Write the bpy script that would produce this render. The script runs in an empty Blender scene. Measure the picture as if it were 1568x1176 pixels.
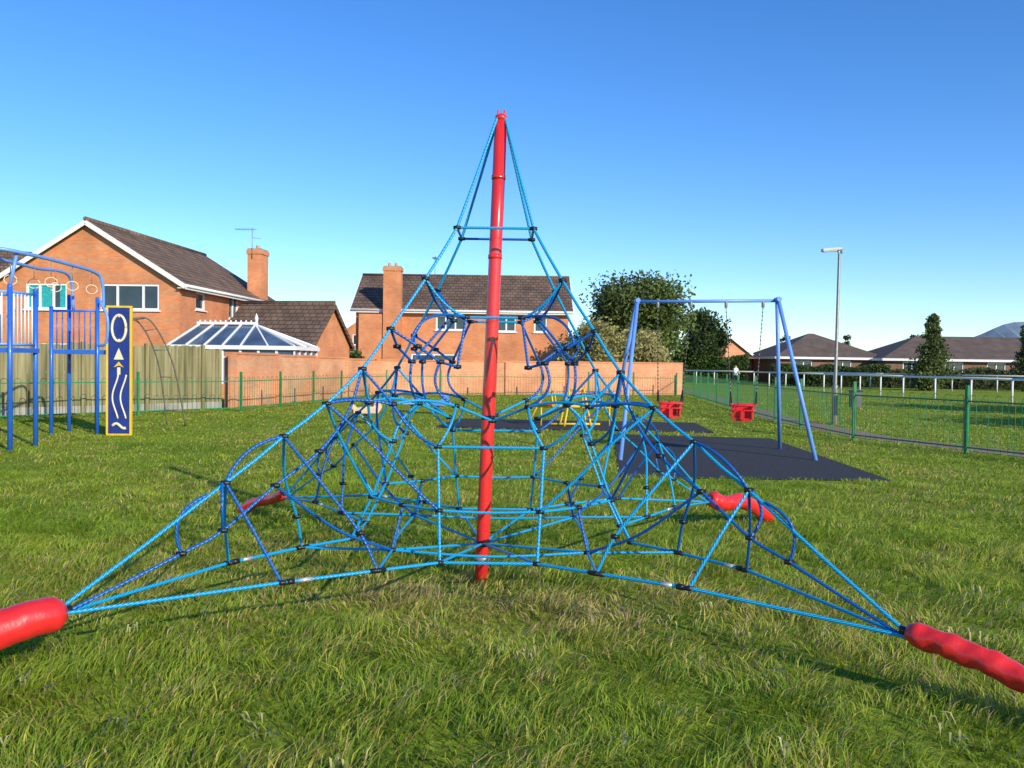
import bpy, math, random
import numpy as np
from mathutils import Vector, Matrix
random.seed(7); rng=np.random.default_rng(7)
D=bpy.data; SC=bpy.context.scene; COL=SC.collection
R=math.radians

# ---------------------------------------------------------------- materials
def newmat(name):
    m=D.materials.new(name); m.use_nodes=True
    nt=m.node_tree; b=nt.nodes['Principled BSDF']
    return m,nt,b
def N(nt,t,**kw):
    n=nt.nodes.new(t)
    for k,v in kw.items(): setattr(n,k,v)
    return n
def ramp(nt,stops):
    r=N(nt,'ShaderNodeValToRGB'); e=r.color_ramp.elements
    while len(e)<len(stops): e.new(0.5)
    for i,(p,c) in enumerate(stops):
        e[i].position=p; e[i].color=(*c,1) if len(c)==3 else c
    return r
def M(name,col,rough=.6,var=.2,scale=4,bump=0.0,metal=0,coat=0,col2=None):
    m,nt,b=newmat(name); L=nt.links.new
    tc=N(nt,'ShaderNodeTexCoord'); no=N(nt,'ShaderNodeTexNoise')
    no.inputs['Scale'].default_value=scale; no.inputs['Detail'].default_value=6
    L(tc.outputs['Object'],no.inputs['Vector'])
    c2=col2 if col2 else tuple(c*(1+var) for c in col)
    c1=tuple(c*(1-var) for c in col) if not col2 else col
    r=ramp(nt,[(.3,c1),(.7,c2)])
    L(no.outputs['Fac'],r.inputs['Fac']); L(r.outputs['Color'],b.inputs['Base Color'])
    b.inputs['Roughness'].default_value=rough; b.inputs['Metallic'].default_value=metal
    if coat: b.inputs['Coat Weight'].default_value=coat
    if bump:
        bp=N(nt,'ShaderNodeBump'); bp.inputs['Strength'].default_value=bump; bp.inputs['Distance'].default_value=.02
        L(no.outputs['Fac'],bp.inputs['Height']); L(bp.outputs['Normal'],b.inputs['Normal'])
    return m
def brickmat(name,c1,c2,mortar):
    m,nt,b=newmat(name); L=nt.links.new
    tc=N(nt,'ShaderNodeTexCoord'); sx=N(nt,'ShaderNodeSeparateXYZ'); L(tc.outputs['Object'],sx.inputs[0])
    ad=N(nt,'ShaderNodeMath',operation='ADD'); L(sx.outputs[0],ad.inputs[0]); L(sx.outputs[1],ad.inputs[1])
    cb=N(nt,'ShaderNodeCombineXYZ'); L(ad.outputs[0],cb.inputs[0]); L(sx.outputs[2],cb.inputs[1])
    br=N(nt,'ShaderNodeTexBrick'); L(cb.outputs[0],br.inputs['Vector'])
    br.inputs['Color1'].default_value=(*c1,1); br.inputs['Color2'].default_value=(*c2,1); br.inputs['Mortar'].default_value=(*mortar,1)
    br.inputs['Scale'].default_value=1; br.inputs['Mortar Size'].default_value=.008
    br.inputs['Brick Width'].default_value=.225; br.inputs['Row Height'].default_value=.075
    no=N(nt,'ShaderNodeTexNoise'); no.inputs['Scale'].default_value=.9; no.inputs['Detail'].default_value=8
    L(tc.outputs['Object'],no.inputs['Vector'])
    r=ramp(nt,[(.3,(.75,.70,.70)),(.7,(1.12,1.1,1.08))]); L(no.outputs['Fac'],r.inputs['Fac'])
    mx=N(nt,'ShaderNodeMixRGB',blend_type='MULTIPLY'); mx.inputs['Fac'].default_value=1
    L(br.outputs['Color'],mx.inputs[1]); L(r.outputs['Color'],mx.inputs[2]); L(mx.outputs[0],b.inputs['Base Color'])
    b.inputs['Roughness'].default_value=.9
    return m
def tilemat(name,c1,c2):
    m,nt,b=newmat(name); L=nt.links.new
    tc=N(nt,'ShaderNodeTexCoord'); sx=N(nt,'ShaderNodeSeparateXYZ'); L(tc.outputs['Object'],sx.inputs[0])
    cb=N(nt,'ShaderNodeCombineXYZ'); L(sx.outputs[1],cb.inputs[0]); L(sx.outputs[2],cb.inputs[1])
    br=N(nt,'ShaderNodeTexBrick'); L(cb.outputs[0],br.inputs['Vector'])
    br.inputs['Color1'].default_value=(*c1,1); br.inputs['Color2'].default_value=(*c2,1); br.inputs['Mortar'].default_value=(c1[0]*.35,c1[1]*.35,c1[2]*.35,1)
    br.inputs['Scale'].default_value=1; br.inputs['Mortar Size'].default_value=.02
    br.inputs['Brick Width'].default_value=.33; br.inputs['Row Height'].default_value=.19
    no=N(nt,'ShaderNodeTexNoise'); no.inputs['Scale'].default_value=1.3; no.inputs['Detail'].default_value=8
    L(tc.outputs['Object'],no.inputs['Vector'])
    r=ramp(nt,[(.3,(.6,.6,.6)),(.7,(1.25,1.2,1.1))]); L(no.outputs['Fac'],r.inputs['Fac'])
    mx=N(nt,'ShaderNodeMixRGB',blend_type='MULTIPLY'); mx.inputs['Fac'].default_value=1
    L(br.outputs['Color'],mx.inputs[1]); L(r.outputs['Color'],mx.inputs[2]); L(mx.outputs[0],b.inputs['Base Color'])
    b.inputs['Roughness'].default_value=.85
    return m
def attrmat(name,rough=.7,trans=.25,spec=.25):
    m,nt,b=newmat(name); L=nt.links.new
    at=N(nt,'ShaderNodeAttribute'); at.attribute_name='gcol'
    L(at.outputs['Color'],b.inputs['Base Color']); b.inputs['Roughness'].default_value=rough
    b.inputs['Specular IOR Level'].default_value=spec
    tr=N(nt,'ShaderNodeBsdfTranslucent'); L(at.outputs['Color'],tr.inputs['Color'])
    mx=N(nt,'ShaderNodeMixShader'); mx.inputs[0].default_value=trans
    L(b.outputs[0],mx.inputs[1]); L(tr.outputs[0],mx.inputs[2])
    L(mx.outputs[0],nt.nodes['Material Output'].inputs['Surface'])
    return m
def ropemat(name,c0,c1,c2):
    m,nt,b=newmat(name); L=nt.links.new
    uv=N(nt,'ShaderNodeUVMap'); uv.uv_map='UVMap'
    sx=N(nt,'ShaderNodeSeparateXYZ'); L(uv.outputs[0],sx.inputs[0])
    a=N(nt,'ShaderNodeMath',operation='MULTIPLY'); a.inputs[1].default_value=4; L(sx.outputs[0],a.inputs[0])
    c=N(nt,'ShaderNodeMath',operation='MULTIPLY'); c.inputs[1].default_value=38; L(sx.outputs[1],c.inputs[0])
    s=N(nt,'ShaderNodeMath',operation='ADD'); L(a.outputs[0],s.inputs[0]); L(c.outputs[0],s.inputs[1])
    f=N(nt,'ShaderNodeMath',operation='PINGPONG'); f.inputs[1].default_value=.5; L(s.outputs[0],f.inputs[0])
    r=ramp(nt,[(.0,c0),(.14,c1),(.5,c2)])
    L(f.outputs[0],r.inputs['Fac']); L(r.outputs['Color'],b.inputs['Base Color'])
    bp=N(nt,'ShaderNodeBump'); bp.inputs['Strength'].default_value=.9; bp.inputs['Distance'].default_value=.004
    L(f.outputs[0],bp.inputs['Height']); L(bp.outputs['Normal'],b.inputs['Normal'])
    b.inputs['Roughness'].default_value=.35
    return m

BRICK=brickmat('red_brick',(.66,.215,.075),(.76,.28,.11),(.52,.34,.22))
BRICKW=brickmat('orange_brick',(.70,.27,.12),(.78,.34,.16),(.58,.42,.30))
BRICKD=brickmat('dark_brick',(.20,.10,.06),(.26,.14,.09),(.2,.16,.13))
TILE=tilemat('roof_tile',(.17,.105,.065),(.25,.16,.10))
TILE2=tilemat('roof_tile_dark',(.14,.09,.065),(.19,.125,.09))
WHITE=M('white_paint',(.80,.80,.78),.5,.04)
UPVC=M('white_upvc',(.82,.83,.84),.35,.03)
GLASS=M('window_glass',(.03,.045,.06),.06,.3,1.5); GLASS.node_tree.nodes['Principled BSDF'].inputs['Specular IOR Level'].default_value=.8
TEAL=M('teal_curtain',(.02,.36,.38),.8,.25,9)
CGLASS=M('conservatory_glass',(.07,.11,.18),.12,.4,.8)
CONC=M('concrete',(.33,.31,.27),.9,.2,3)
RED=M('red_paint',(.76,.028,.028),.28,.12,3,coat=.5)
REDF=M('red_fabric',(.74,.024,.024),.36,.12,9,bump=.4,coat=.25)
ROPE=ropemat('blue_rope_sunlit',(.0,.07,.28),(.0,.30,.62),(.02,.46,.82)); ROPE_SHADE=ropemat('blue_rope_shaded',(.0,.02,.12),(.0,.09,.38),(.005,.15,.54))  # same blue rope twice: sunlit and shaded look put into the colour
BLACKP=M('black_plastic',(.012,.013,.016),.4,.3,20)
STEEL=M('galvanised_steel',(.25,.245,.23),.45,.15,15,metal=.3)
DSTEEL=M('dull_steel',(.20,.19,.16),.5,.2,15,metal=.3)
SILVER=M('aluminium_ferrule',(.75,.76,.78),.3,.1,20,metal=.6)
BLUEP=M('blue_paint',(.02,.13,.58),.35,.15,3,coat=.3)
LBLUE=M('light_blue_paint',(.15,.32,.76),.4,.1,3,coat=.2)
NAVY=M('navy_panel',(.015,.035,.22),.4,.2,3)
YELL=M('yellow_paint',(.78,.50,.03),.4,.1,5)
CREAM=M('cream_panel',(.76,.68,.45),.5,.08,4)
GREENP=M('green_paint',(.02,.20,.07),.45,.2,6)
RUBBER=M('black_rubber_mat',(.028,.028,.031),.9,.5,30,bump=.5)
PATHM=M('tarmac_path',(.28,.18,.14),.95,.25,6)
def woodmat():
    m,nt,b=newmat('weathered_wood'); L=nt.links.new
    tc=N(nt,'ShaderNodeTexCoord'); mp=N(nt,'ShaderNodeMapping'); mp.inputs['Scale'].default_value=(7,7,.35); L(tc.outputs['Object'],mp.inputs[0])
    no=N(nt,'ShaderNodeTexNoise'); no.inputs['Scale'].default_value=1.2; no.inputs['Detail'].default_value=6; L(mp.outputs[0],no.inputs['Vector'])
    r=ramp(nt,[(.3,(.11,.10,.04)),(.5,(.24,.21,.10)),(.72,(.38,.33,.18))]); L(no.outputs['Fac'],r.inputs['Fac'])
    L(r.outputs['Color'],b.inputs['Base Color']); b.inputs['Roughness'].default_value=.9
    return m
WOODF=woodmat()
BARK=M('bark',(.11,.075,.045),.95,.35,8,bump=.8)
LEAF=attrmat('leaves',.6,.3); GRASSB=attrmat('grass_blades',.5,.42,.35)

# ---------------------------------------------------------------- mesh builder
class MB:
    def __init__(s): s.v=[];s.f=[];s.m=[];s.sm=[];s.uv=[];s.mats=[]
    def mi(s,mat):
        if mat not in s.mats: s.mats.append(mat)
        return s.mats.index(mat)
    def face(s,idx,mat,smooth=False,uv=None):
        s.f.append(idx); s.m.append(s.mi(mat)); s.sm.append(smooth); s.uv.append(uv or [(0,0)]*len(idx))
    def poly(s,pts,mat):
        i=len(s.v); s.v+= [tuple(p) for p in pts]; s.face(list(range(i,i+len(pts))),mat)
    def obox(s,c,ax,ay,az,mat):
        c=Vector(c);ax=Vector(ax);ay=Vector(ay);az=Vector(az); i=len(s.v)
        for z in(-1,1):
            for x,y in((-1,-1),(1,-1),(1,1),(-1,1)): s.v.append(tuple(c+ax*x/2+ay*y/2+az*z/2))
        for q in((3,2,1,0),(4,5,6,7),(0,1,5,4),(1,2,6,5),(2,3,7,6),(3,0,4,7)): s.face([i+k for k in q],mat)
    def box(s,x0,x1,y0,y1,z0,z1,mat):
        s.obox(((x0+x1)/2,(y0+y1)/2,(z0+z1)/2),(x1-x0,0,0),(0,y1-y0,0),(0,0,z1-z0),mat)
    def beam(s,p,q,w,h,mat,up=(0,0,1)):
        p=Vector(p);q=Vector(q);d=q-p; sd=d.cross(Vector(up)); sd.normalize(); u=sd.cross(d); u.normalize()
        s.obox((p+q)/2,d,sd*w,u*h,mat)
    def prism(s,pts,y0,y1,mat):   # pts (x,z)
        n=len(pts); i=len(s.v)
        s.v+=[(x,y0,z) for x,z in pts]+[(x,y1,z) for x,z in pts]
        s.face([i+k for k in range(n)],mat); s.face([i+n+k for k in reversed(range(n))],mat)
        for k in range(n):
            k2=(k+1)%n; s.face([i+k2,i+k,i+n+k,i+n+k2],mat)
    def tube(s,pts,r,mat,n=8,caps=True,wr=None):
        P=[Vector(p) for p in pts]; m=len(P)
        rs=r if isinstance(r,(list,tuple)) else [r]*m
        T=[]
        for k in range(m):
            a=P[max(0,k-1)];b=P[min(m-1,k+1)]; t=(b-a); t.normalize(); T.append(t)
        nrm=T[0].orthogonal(); nrm.normalize(); i=len(s.v); ln=0; lens=[]
        for k in range(m):
            if k: ln+=(P[k]-P[k-1]).length
            lens.append(ln)
            nrm=nrm-T[k]*nrm.dot(T[k]); nrm.normalize(); bn=T[k].cross(nrm)
            for j in range(n):
                a=2*math.pi*j/n; rr=rs[k]*(wr(k,a) if wr else 1); s.v.append(tuple(P[k]+(nrm*math.cos(a)+bn*math.sin(a))*rr))
        for k in range(m-1):
            for j in range(n):
                j2=(j+1)%n
                s.face([i+k*n+j,i+k*n+j2,i+(k+1)*n+j2,i+(k+1)*n+j],mat,True,[(j/n,lens[k]),((j+1)/n,lens[k]),((j+1)/n,lens[k+1]),(j/n,lens[k+1])])
        if caps:
            s.face([i+j for j in reversed(range(n))],mat); s.face([i+(m-1)*n+j for j in range(n)],mat)
    def ball(s,c,r,mat,n=8,sc=(1,1,1)):
        i=len(s.v); rings=n//2
        s.v.append((c[0],c[1],c[2]-r*sc[2]))
        for k in range(1,rings):
            ph=-math.pi/2+math.pi*k/rings
            for j in range(n):
                a=2*math.pi*j/n; s.v.append((c[0]+r*sc[0]*math.cos(ph)*math.cos(a),c[1]+r*sc[1]*math.cos(ph)*math.sin(a),c[2]+r*sc[2]*math.sin(ph)))
        s.v.append((c[0],c[1],c[2]+r*sc[2])); t=len(s.v)-1
        for j in range(n):
            j2=(j+1)%n; s.face([i,i+1+j2,i+1+j],mat,True); b=i+1+(rings-2)*n; s.face([t,b+j,b+j2],mat,True)
        for k in range(rings-2):
            for j in range(n):
                j2=(j+1)%n; b=i+1+k*n; s.face([b+j,b+j2,b+n+j2,b+n+j],mat,True)
    def build(s,name,parent=None,loc=(0,0,0),rz=0,bevel=0):
        me=D.meshes.new(name); me.from_pydata(s.v,[],s.f)
        for m in s.mats: me.materials.append(m)
        me.polygons.foreach_set('material_index',s.m); me.polygons.foreach_set('use_smooth',s.sm)
        ul=me.uv_layers.new(name='UVMap'); flat=[c for u in s.uv for p in u for c in p]; ul.data.foreach_set('uv',flat)
        me.update(); o=D.objects.new(name,me); COL.objects.link(o)
        o.location=loc; o.rotation_euler=(0,0,rz)
        if parent: o.parent=parent
        if bevel:
            b=o.modifiers.new('bevel','BEVEL'); b.width=bevel; b.segments=2; b.limit_method='ANGLE'
        return o
def root(name,loc=(0,0,0),rz=0):
    e=D.objects.new(name,None); e.location=loc; e.rotation_euler=(0,0,rz); COL.objects.link(e); return e
def np_mesh(name,verts,faces_flat,starts,cols,mat,parent=None,smooth=False):
    me=D.meshes.new(name); me.vertices.add(len(verts)); me.vertices.foreach_set('co',verts.astype(np.float32).ravel())
    me.loops.add(len(faces_flat)); me.loops.foreach_set('vertex_index',faces_flat.astype(np.int32))
    me.polygons.add(len(starts)); me.polygons.foreach_set('loop_start',starts.astype(np.int32))
    a=me.attributes.new('gcol','FLOAT_COLOR','POINT'); c4=np.ones((len(verts),4),np.float32); c4[:,:3]=cols; a.data.foreach_set('color',c4.ravel())
    me.materials.append(mat); me.update(calc_edges=True); me.validate()
    o=D.objects.new(name,me); COL.objects.link(o)
    if parent: o.parent=parent
    return o
def quads(name,C,size,cols,mat,parent=None,up=0.0):
    n=len(C); a=rng.normal(size=(n,3)); a/=np.linalg.norm(a,axis=1)[:,None]
    b=rng.normal(size=(n,3)); b-=a*(a*b).sum(1)[:,None]; b/=np.linalg.norm(b,axis=1)[:,None]
    s=(size*rng.uniform(.6,1.3,n))[:,None]; a=a*s; b=b*s*.6
    V=np.stack([C-a,C+b*.9-a*.1,C+a,C-b*.9-a*.1],1).reshape(-1,3)
    return np_mesh(name,V,np.arange(4*n),np.arange(n)*4,np.repeat(cols,4,0),mat,parent)

# smooth noise for patches
def snoise(x,y,sc,seed,octs=3):
    r=np.random.default_rng(seed); o=np.zeros_like(x); amp=1;tot=0
    for k in range(octs):
        for j in range(5):
            th=r.uniform(0,6.28);ph=r.uniform(0,6.28);f=sc*r.uniform(.6,1.5)*2**k
            o+=amp*np.sin(f*(x*math.cos(th)+y*math.sin(th))+ph+1.3*np.sin(f*.6*(y*math.cos(th)-x*math.sin(th))+ph*2)); tot+=amp*.55
        amp*=.6
    return o/tot

# ---------------------------------------------------------------- ground
def groundmat():
    m,nt,b=newmat('grass_ground'); L=nt.links.new
    tc=N(nt,'ShaderNodeTexCoord')
    def noi(s,d=8):
        n=N(nt,'ShaderNodeTexNoise'); n.inputs['Scale'].default_value=s; n.inputs['Detail'].default_value=d; n.inputs['Roughness'].default_value=.65; L(tc.outputs['Object'],n.inputs['Vector']); return n
    n1=noi(.35); r1=ramp(nt,[(.35,(.19,.28,.024)),(.5,(.27,.35,.035)),(.66,(.37,.41,.055))]); L(n1.outputs['Fac'],r1.inputs['Fac'])
    n2=noi(14,10); r2=ramp(nt,[(.32,(.42,.46,.36)),(.7,(1.35,1.3,1.2))]); L(n2.outputs['Fac'],r2.inputs['Fac'])
    mx=N(nt,'ShaderNodeMixRGB',blend_type='MULTIPLY'); mx.inputs['Fac'].default_value=1; L(r1.outputs[0],mx.inputs[1]); L(r2.outputs[0],mx.inputs[2])
    L(mx.outputs[0],b.inputs['Base Color']); b.inputs['Roughness'].default_value=.95; b.inputs['Specular IOR Level'].default_value=.1
    bp=N(nt,'ShaderNodeBump'); bp.inputs['Strength'].default_value=.8; bp.inputs['Distance'].default_value=.06
    L(n2.outputs['Fac'],bp.inputs['Height']); L(bp.outputs['Normal'],b.inputs['Normal'])
    return m
g=MB(); GM=groundmat()
g.poly([(-2500,-400,0),(2500,-400,0),(2500,3000,0),(-2500,3000,0)],GM); g.build('grass_ground')

def sheet(name,pts,z,mat):
    b=MB(); b.poly([(x,y,z) for x,y in pts],mat); return b.build(name)
MAT1=[(1.55,12.0),(5.4,11.95),(5.75,18.8),(2.3,19.4)]
MAT2=[(-1.9,20.6),(4.85,20.2),(5.1,23.6),(-1.5,24.0)]
sheet('rubber_safety_mat',MAT1,.012,RUBBER); sheet('rubber_safety_mat',MAT2,.012,RUBBER)
PATH=[(13.0,8.0),(11.3,12.0),(9.5,16.6),(8.35,19.5),(8.2,25),(9.1,34),(10.6,46),(12.2,70)]
pb=MB()
for i in range(len(PATH)-1):
    (x0,y0),(x1,y1)=PATH[i],PATH[i+1]; w=1.0
    pb.poly([(x0-w/2,y0,.008),(x0+w/2,y0,.008),(x1+w/2,y1,.008),(x1-w/2,y1,.008)],PATHM)
pb.build('tarmac_path')

# ---------------------------------------------------------------- grass blades
def inpoly(x,y,P):
    r=np.zeros(len(x),bool); n=len(P)
    for i in range(n):
        x0,y0=P[i];x1,y1=P[(i+1)%n]
        c=((y0>y)!=(y1>y))&(x<(x1-x0)*(y-y0)/(y1-y0+1e-9)+x0); r^=c
    return r
def blades():
    bands=[(2.2,5,3500,.0052,.080),(5,8,2400,.0062,.068),(8,12,1200,.0088,.055),(12,18,520,.013,.045),(18,30,160,.024,.042),(30,44,45,.04,.045)]
    X=[];Y=[];W=[];H=[]
    for y0,y1,d,w,h in bands:
        hw=.72*y1+1.5; n=int(d*2*hw*(y1-y0)); x=rng.uniform(-hw,hw,n); y=rng.uniform(y0,y1,n)
        k=np.abs(x)<.72*y+1.5; x=x[k];y=y[k]
        cl=snoise(x,y,6,3); k=rng.uniform(size=len(x))<np.clip(.7+.55*cl,.12,1); x=x[k];y=y[k]
        X.append(x);Y.append(y);W.append(np.full(len(x),w));H.append(np.full(len(x),h))
    X=np.concatenate(X);Y=np.concatenate(Y);W=np.concatenate(W);H=np.concatenate(H)
    k=~(inpoly(X,Y,MAT1)|inpoly(X,Y,MAT2))
    px=np.interp(Y,[p[1] for p in PATH],[p[0] for p in PATH]); k&=(np.abs(X-px)>.55)
    X=X[k];Y=Y[k];W=W[k];H=H[k]; n=len(X)
    tuft=snoise(X,Y,3.2,11); fine=snoise(X,Y,11,12)
    H=H*np.clip(1+.5*tuft+.42*fine,.28,2.4)*rng.uniform(.5,1.3,n)
    W=W*rng.uniform(.7,1.4,n)
    th=rng.uniform(0,6.283,n); lean=rng.uniform(.3,1.7,n)*H
    la=snoise(X,Y,4.6,21)*3.4+rng.normal(0,.75,n)
    lx=np.cos(la)*lean; ly=np.sin(la)*lean
    wx=np.cos(th)*W/2; wy=np.sin(th)*W/2; z0=np.full(n,-.004)
    V=np.zeros((n,5,3))
    V[:,0]=np.stack([X-wx,Y-wy,z0],1); V[:,1]=np.stack([X+wx,Y+wy,z0],1)
    V[:,2]=np.stack([X+wx*.8+lx*.35,Y+wy*.8+ly*.35,H*.6],1); V[:,3]=np.stack([X-wx*.8+lx*.35,Y-wy*.8+ly*.35,H*.6],1)
    V[:,4]=np.stack([X+lx,Y+ly,H*.86],1)
    base=(np.arange(n)*5)[:,None]
    F=(base+np.array([0,1,2,3,3,2,4])).ravel(); st=(np.arange(n)[:,None]*7+np.array([0,4])).ravel()
    G1=np.array([.19,.34,.022]);G2=np.array([.44,.55,.045]);YL=np.array([.72,.66,.11]);ST=np.array([.82,.63,.30]);BR=np.array([.42,.28,.12])
    t=np.clip(.5+.5*snoise(X,Y,1.3,31)+.3*fine+rng.normal(0,.2,n),0,1)[:,None]; C=G1*(1-t)+G2*t
    dist=np.hypot((X+.1)/2.3,(Y-5.6)/.95)
    dry=np.clip(.17+.30*snoise(X,Y,1.5,41)+.12*snoise(X,Y,6,43)+1.0*np.exp(-dist**2*1.4)*np.clip(.75+.6*snoise(X,Y,4,42),0,1.3),0,.95)
    rr=rng.uniform(size=n); a=rr<dry*.85; C[a]=YL*rng.uniform(.75,1.1,(a.sum(),1))
    rr=rng.uniform(size=n); a=rr<dry**1.3*.6; C[a]=ST*rng.uniform(.55,1.05,(a.sum(),1))
    rr=rng.uniform(size=n); a=rr<dry*.22; C[a]=BR
    CC=np.repeat(C,5,0); sh=np.tile(np.array([.5,.5,.92,.92,1.12]),n)[:,None]; CC=np.clip(CC*sh,0,.9)  # shade between blades painted in: dark roots, lighter tips
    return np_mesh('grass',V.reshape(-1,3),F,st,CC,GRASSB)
blades()
def seedheads():
    n=90; cx=rng.uniform(-3.6,3.8,n); cy=2.9+3*rng.uniform(0,1,n)**1.5
    A=[];Cc=[]
    for i in range(n):
        m=rng.integers(4,9); d=rng.uniform(0,6.28); h0=rng.uniform(.06,.11)
        for j in range(m):
            a=d+rng.normal(0,.5); l=rng.uniform(.03,.07); bx=cx[i]+rng.normal(0,.03); by=cy[i]+rng.normal(0,.03)
            w=.005; z=h0*rng.uniform(.7,1.1)
            A.append([[bx,by,z*.4],[bx+math.cos(a)*l*.5-math.sin(a)*w,by+math.sin(a)*l*.5+math.cos(a)*w,z],[bx+math.cos(a)*l,by+math.sin(a)*l,z*.95],[bx+math.cos(a)*l*.5+math.sin(a)*w,by+math.sin(a)*l*.5-math.cos(a)*w,z]])
            c=np.array([.66,.62,.28])*rng.uniform(.6,1.1); Cc.append([c]*4)
    A=np.array(A);q=len(A)
    np_mesh('grass_seed_heads',A.reshape(-1,3),np.arange(4*q),np.arange(q)*4,np.array(Cc).reshape(-1,3),GRASSB)
seedheads()

# ---------------------------------------------------------------- pyramid climbing net
CX,CY,S=-.13,6.15,2.06
net=root('pyramid_climbing_net',(0,0,0))
def mastx(z): return -.205+.03*z
def P3(a,b,z,q):
    x,y=S*a,-S*b
    for _ in range(q): x,y=-y,x
    return Vector((CX+x,CY+y,z))
def spline(pts,sub=6):
    P=[Vector(p) for p in pts]; P=[P[0]*2-P[1]]+P+[P[-1]*2-P[-2]]; out=[]
    for i in range(1,len(P)-2):
        p0,p1,p2,p3=P[i-1:i+3]
        for k in range(sub):
            t=k/sub; out.append(.5*((2*p1)+(p2-p0)*t+(2*p0-5*p1+4*p2-p3)*t*t+(3*p1-p0-3*p2+p3)*t**3))
    out.append(P[-2]); return out
rp=MB(); cn=MB(); RR=.0092
nodes={}
def node(p,r=.020):
    k=tuple(round(c,2) for c in p)
    if k in nodes: return
    nodes[k]=1
    cn.ball(p,r,BLACKP,10,(1,1,.85))
    cn.tube([p+Vector((-.026,0,.0)),p+Vector((.026,0,.0))],.013,BLACKP,8)
def rope(pts,r=RR,curved=True,m=None):
    pp=spline(pts,6) if curved and len(pts)>2 else [Vector(p) for p in pts]
    rp.tube(pp,r,m or ROPE,8,False)
def arc(p,q,off,r=RR,m=None):
    p=Vector(p);q=Vector(q);off=Vector(off); pp=[]
    for k in range(13):
        t=k/12; pp.append(p.lerp(q,t)+off*(4*t*(1-t))*(1+.25*(.5-t)))
    rp.tube(pp,r,m or ROPE_SHADE,8,False)
RT=[(.012,3.35),(.128,2.53),(.222,2.157),(.32,1.811),(.394,1.55),(.483,1.338),(.582,1.154),(.705,.913),(1,.37)]
IR=[(.394,1.55),(.43,1.28),(.50,1.05),(.60,.87),(.71,.65),(.79,.555),(1,.345)]
TIPZ=[.37,.32,.30,.28]
Z=lambda z: Vector((0,0,z))
for q in range(4):
    rt=[P3(-t,t,z,q) for t,z in RT]; rt[0]=Vector((mastx(3.35)+(rt[0].x-CX)*1.2,CY+(rt[0].y-CY)*1.2,3.35))
    rt[-1].z=TIPZ[q]
    ir=[P3(-t,t,z,q) for t,z in IR]; ir[-1].z=rt[-1].z-.03
    for i in range(len(rt)-1): rp.tube([rt[i],(rt[i]+rt[i+1])/2+Z(-.006),rt[i+1]],RR*1.08,ROPE,8,False)
    rope(ir,m=ROPE_SHADE if q in(0,1) else ROPE)
    for p in rt[1:-1]: node(p)
    for p in ir[2:-1]: node(p)
    d=(rt[-1]-Vector((CX,CY,rt[-1].z))).normalized(); side=Vector((-d.y,d.x,0))
    arc(rt[7]+d*.10-Z(.055),ir[5],d*.09+Z(.03))
    arc(rt[7]+d*.02,ir[4],side*.06+d*.03-Z(.01))
    arc(rt[6],rt[7],d*.04+Z(.035)-side*.03)
    for sg in (-1,1):
        DM=ROPE_SHADE if sg==-1 else ROPE  # one diagonal family gets the painted shade colour, the other the sunlit one
        def F(a,b,z): return P3(sg*a,b,z,q)
        rr_=[P3(sg*t,t,z,q) for t,z in RT]
        B1,B2,B3=F(.54,.75,.385),F(.31,.595,.38),F(.145,.47,.37)
        V1,V2=F(.166,.33,1.053),F(.155,.40,.665)
        Mn,Pn,Qn,Nn,Un=F(.117,.25,1.31),F(.167,.27,1.60),F(.093,.15,1.91),F(.30,.39,1.33),F(.235,.31,1.70)
        Wn=F(.115,.22,1.57); Dn=F(.31,.31,.37); En=P3(sg*.28,.28,.655,q)
        rope([rr_[7],F(.62,.735,.66),B1],m=DM); rope([rr_[6],F(.46,.61,.87),F(.36,.6,.6),B2],m=DM)
        rope([rr_[5],F(.37,.47,1.13),F(.25,.43,.86),V2],m=DM)
        rope([rr_[4],Nn],curved=False,m=DM)
        arc(Nn,V1,(F(.0,.02,0)-F(0,0,0))-Z(.04),m=DM); rope([V1,V2,B3],curved=False)
        rope([rr_[3],Un],curved=False,m=ROPE_SHADE); rope([Un,Pn],curved=False,m=ROPE_SHADE)
        arc(Pn,Mn,F(.035,.01,0)-F(0,0,0)-Z(.03))
        arc(Mn,V1,F(-.01,.02,0)-F(0,0,0),m=ROPE)
        arc(rr_[2],Qn,Z(-.045),m=ROPE if q==0 else ROPE_SHADE)
        if q==0:
            arc(Qn,rr_[3].lerp(Un,.75),F(.035,.03,.07)-F(0,0,0)); rope([Qn,Wn],curved=False,m=ROPE_SHADE); rope([Pn,Wn],curved=False,m=ROPE_SHADE); node(Wn)
        else: rope([Qn,Pn],curved=False,m=ROPE_SHADE)
        arc(Nn,Mn,Z(.03),m=ROPE); arc(rr_[5],Nn,Z(.025),m=ROPE_SHADE)
        rope([V2,En],curved=False)
        rope([Dn,B2],curved=False)
        if q in (0,2): rope([Dn,En],curved=False,m=ROPE_SHADE)
        if q in (0,2): rope([B3,Vector((mastx(.28),CY,.285))],curved=False)
        rope([P3(0,.155,1.2,q),Mn],curved=False)
        for p in (B1,B2,B3,V1,V2,Mn,Pn,Qn,Nn,Un,Dn,F(.36,.6,.6),En): node(p)
        dd=(B2-B1).normalized(); cn.tube([B1+dd*.10,B1+dd*.17],.0125,SILVER,8); cn.tube([B1+dd*.03,B1+dd*.07],.017,BLACKP,8)
        cn.tube([B2-dd*.05,B2+dd*.05],.015,BLACKP,8)
    def G(a,b,z): return P3(a,b,z,q)
    rope([P3(-.128,.128,2.53,q),P3(.128,.128,2.53,q)],curved=False,m=ROPE if q==0 else ROPE_SHADE)
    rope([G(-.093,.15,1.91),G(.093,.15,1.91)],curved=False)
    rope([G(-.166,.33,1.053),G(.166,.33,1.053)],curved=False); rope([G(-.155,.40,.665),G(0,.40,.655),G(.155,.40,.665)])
    node(G(0,.155,1.2))
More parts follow.
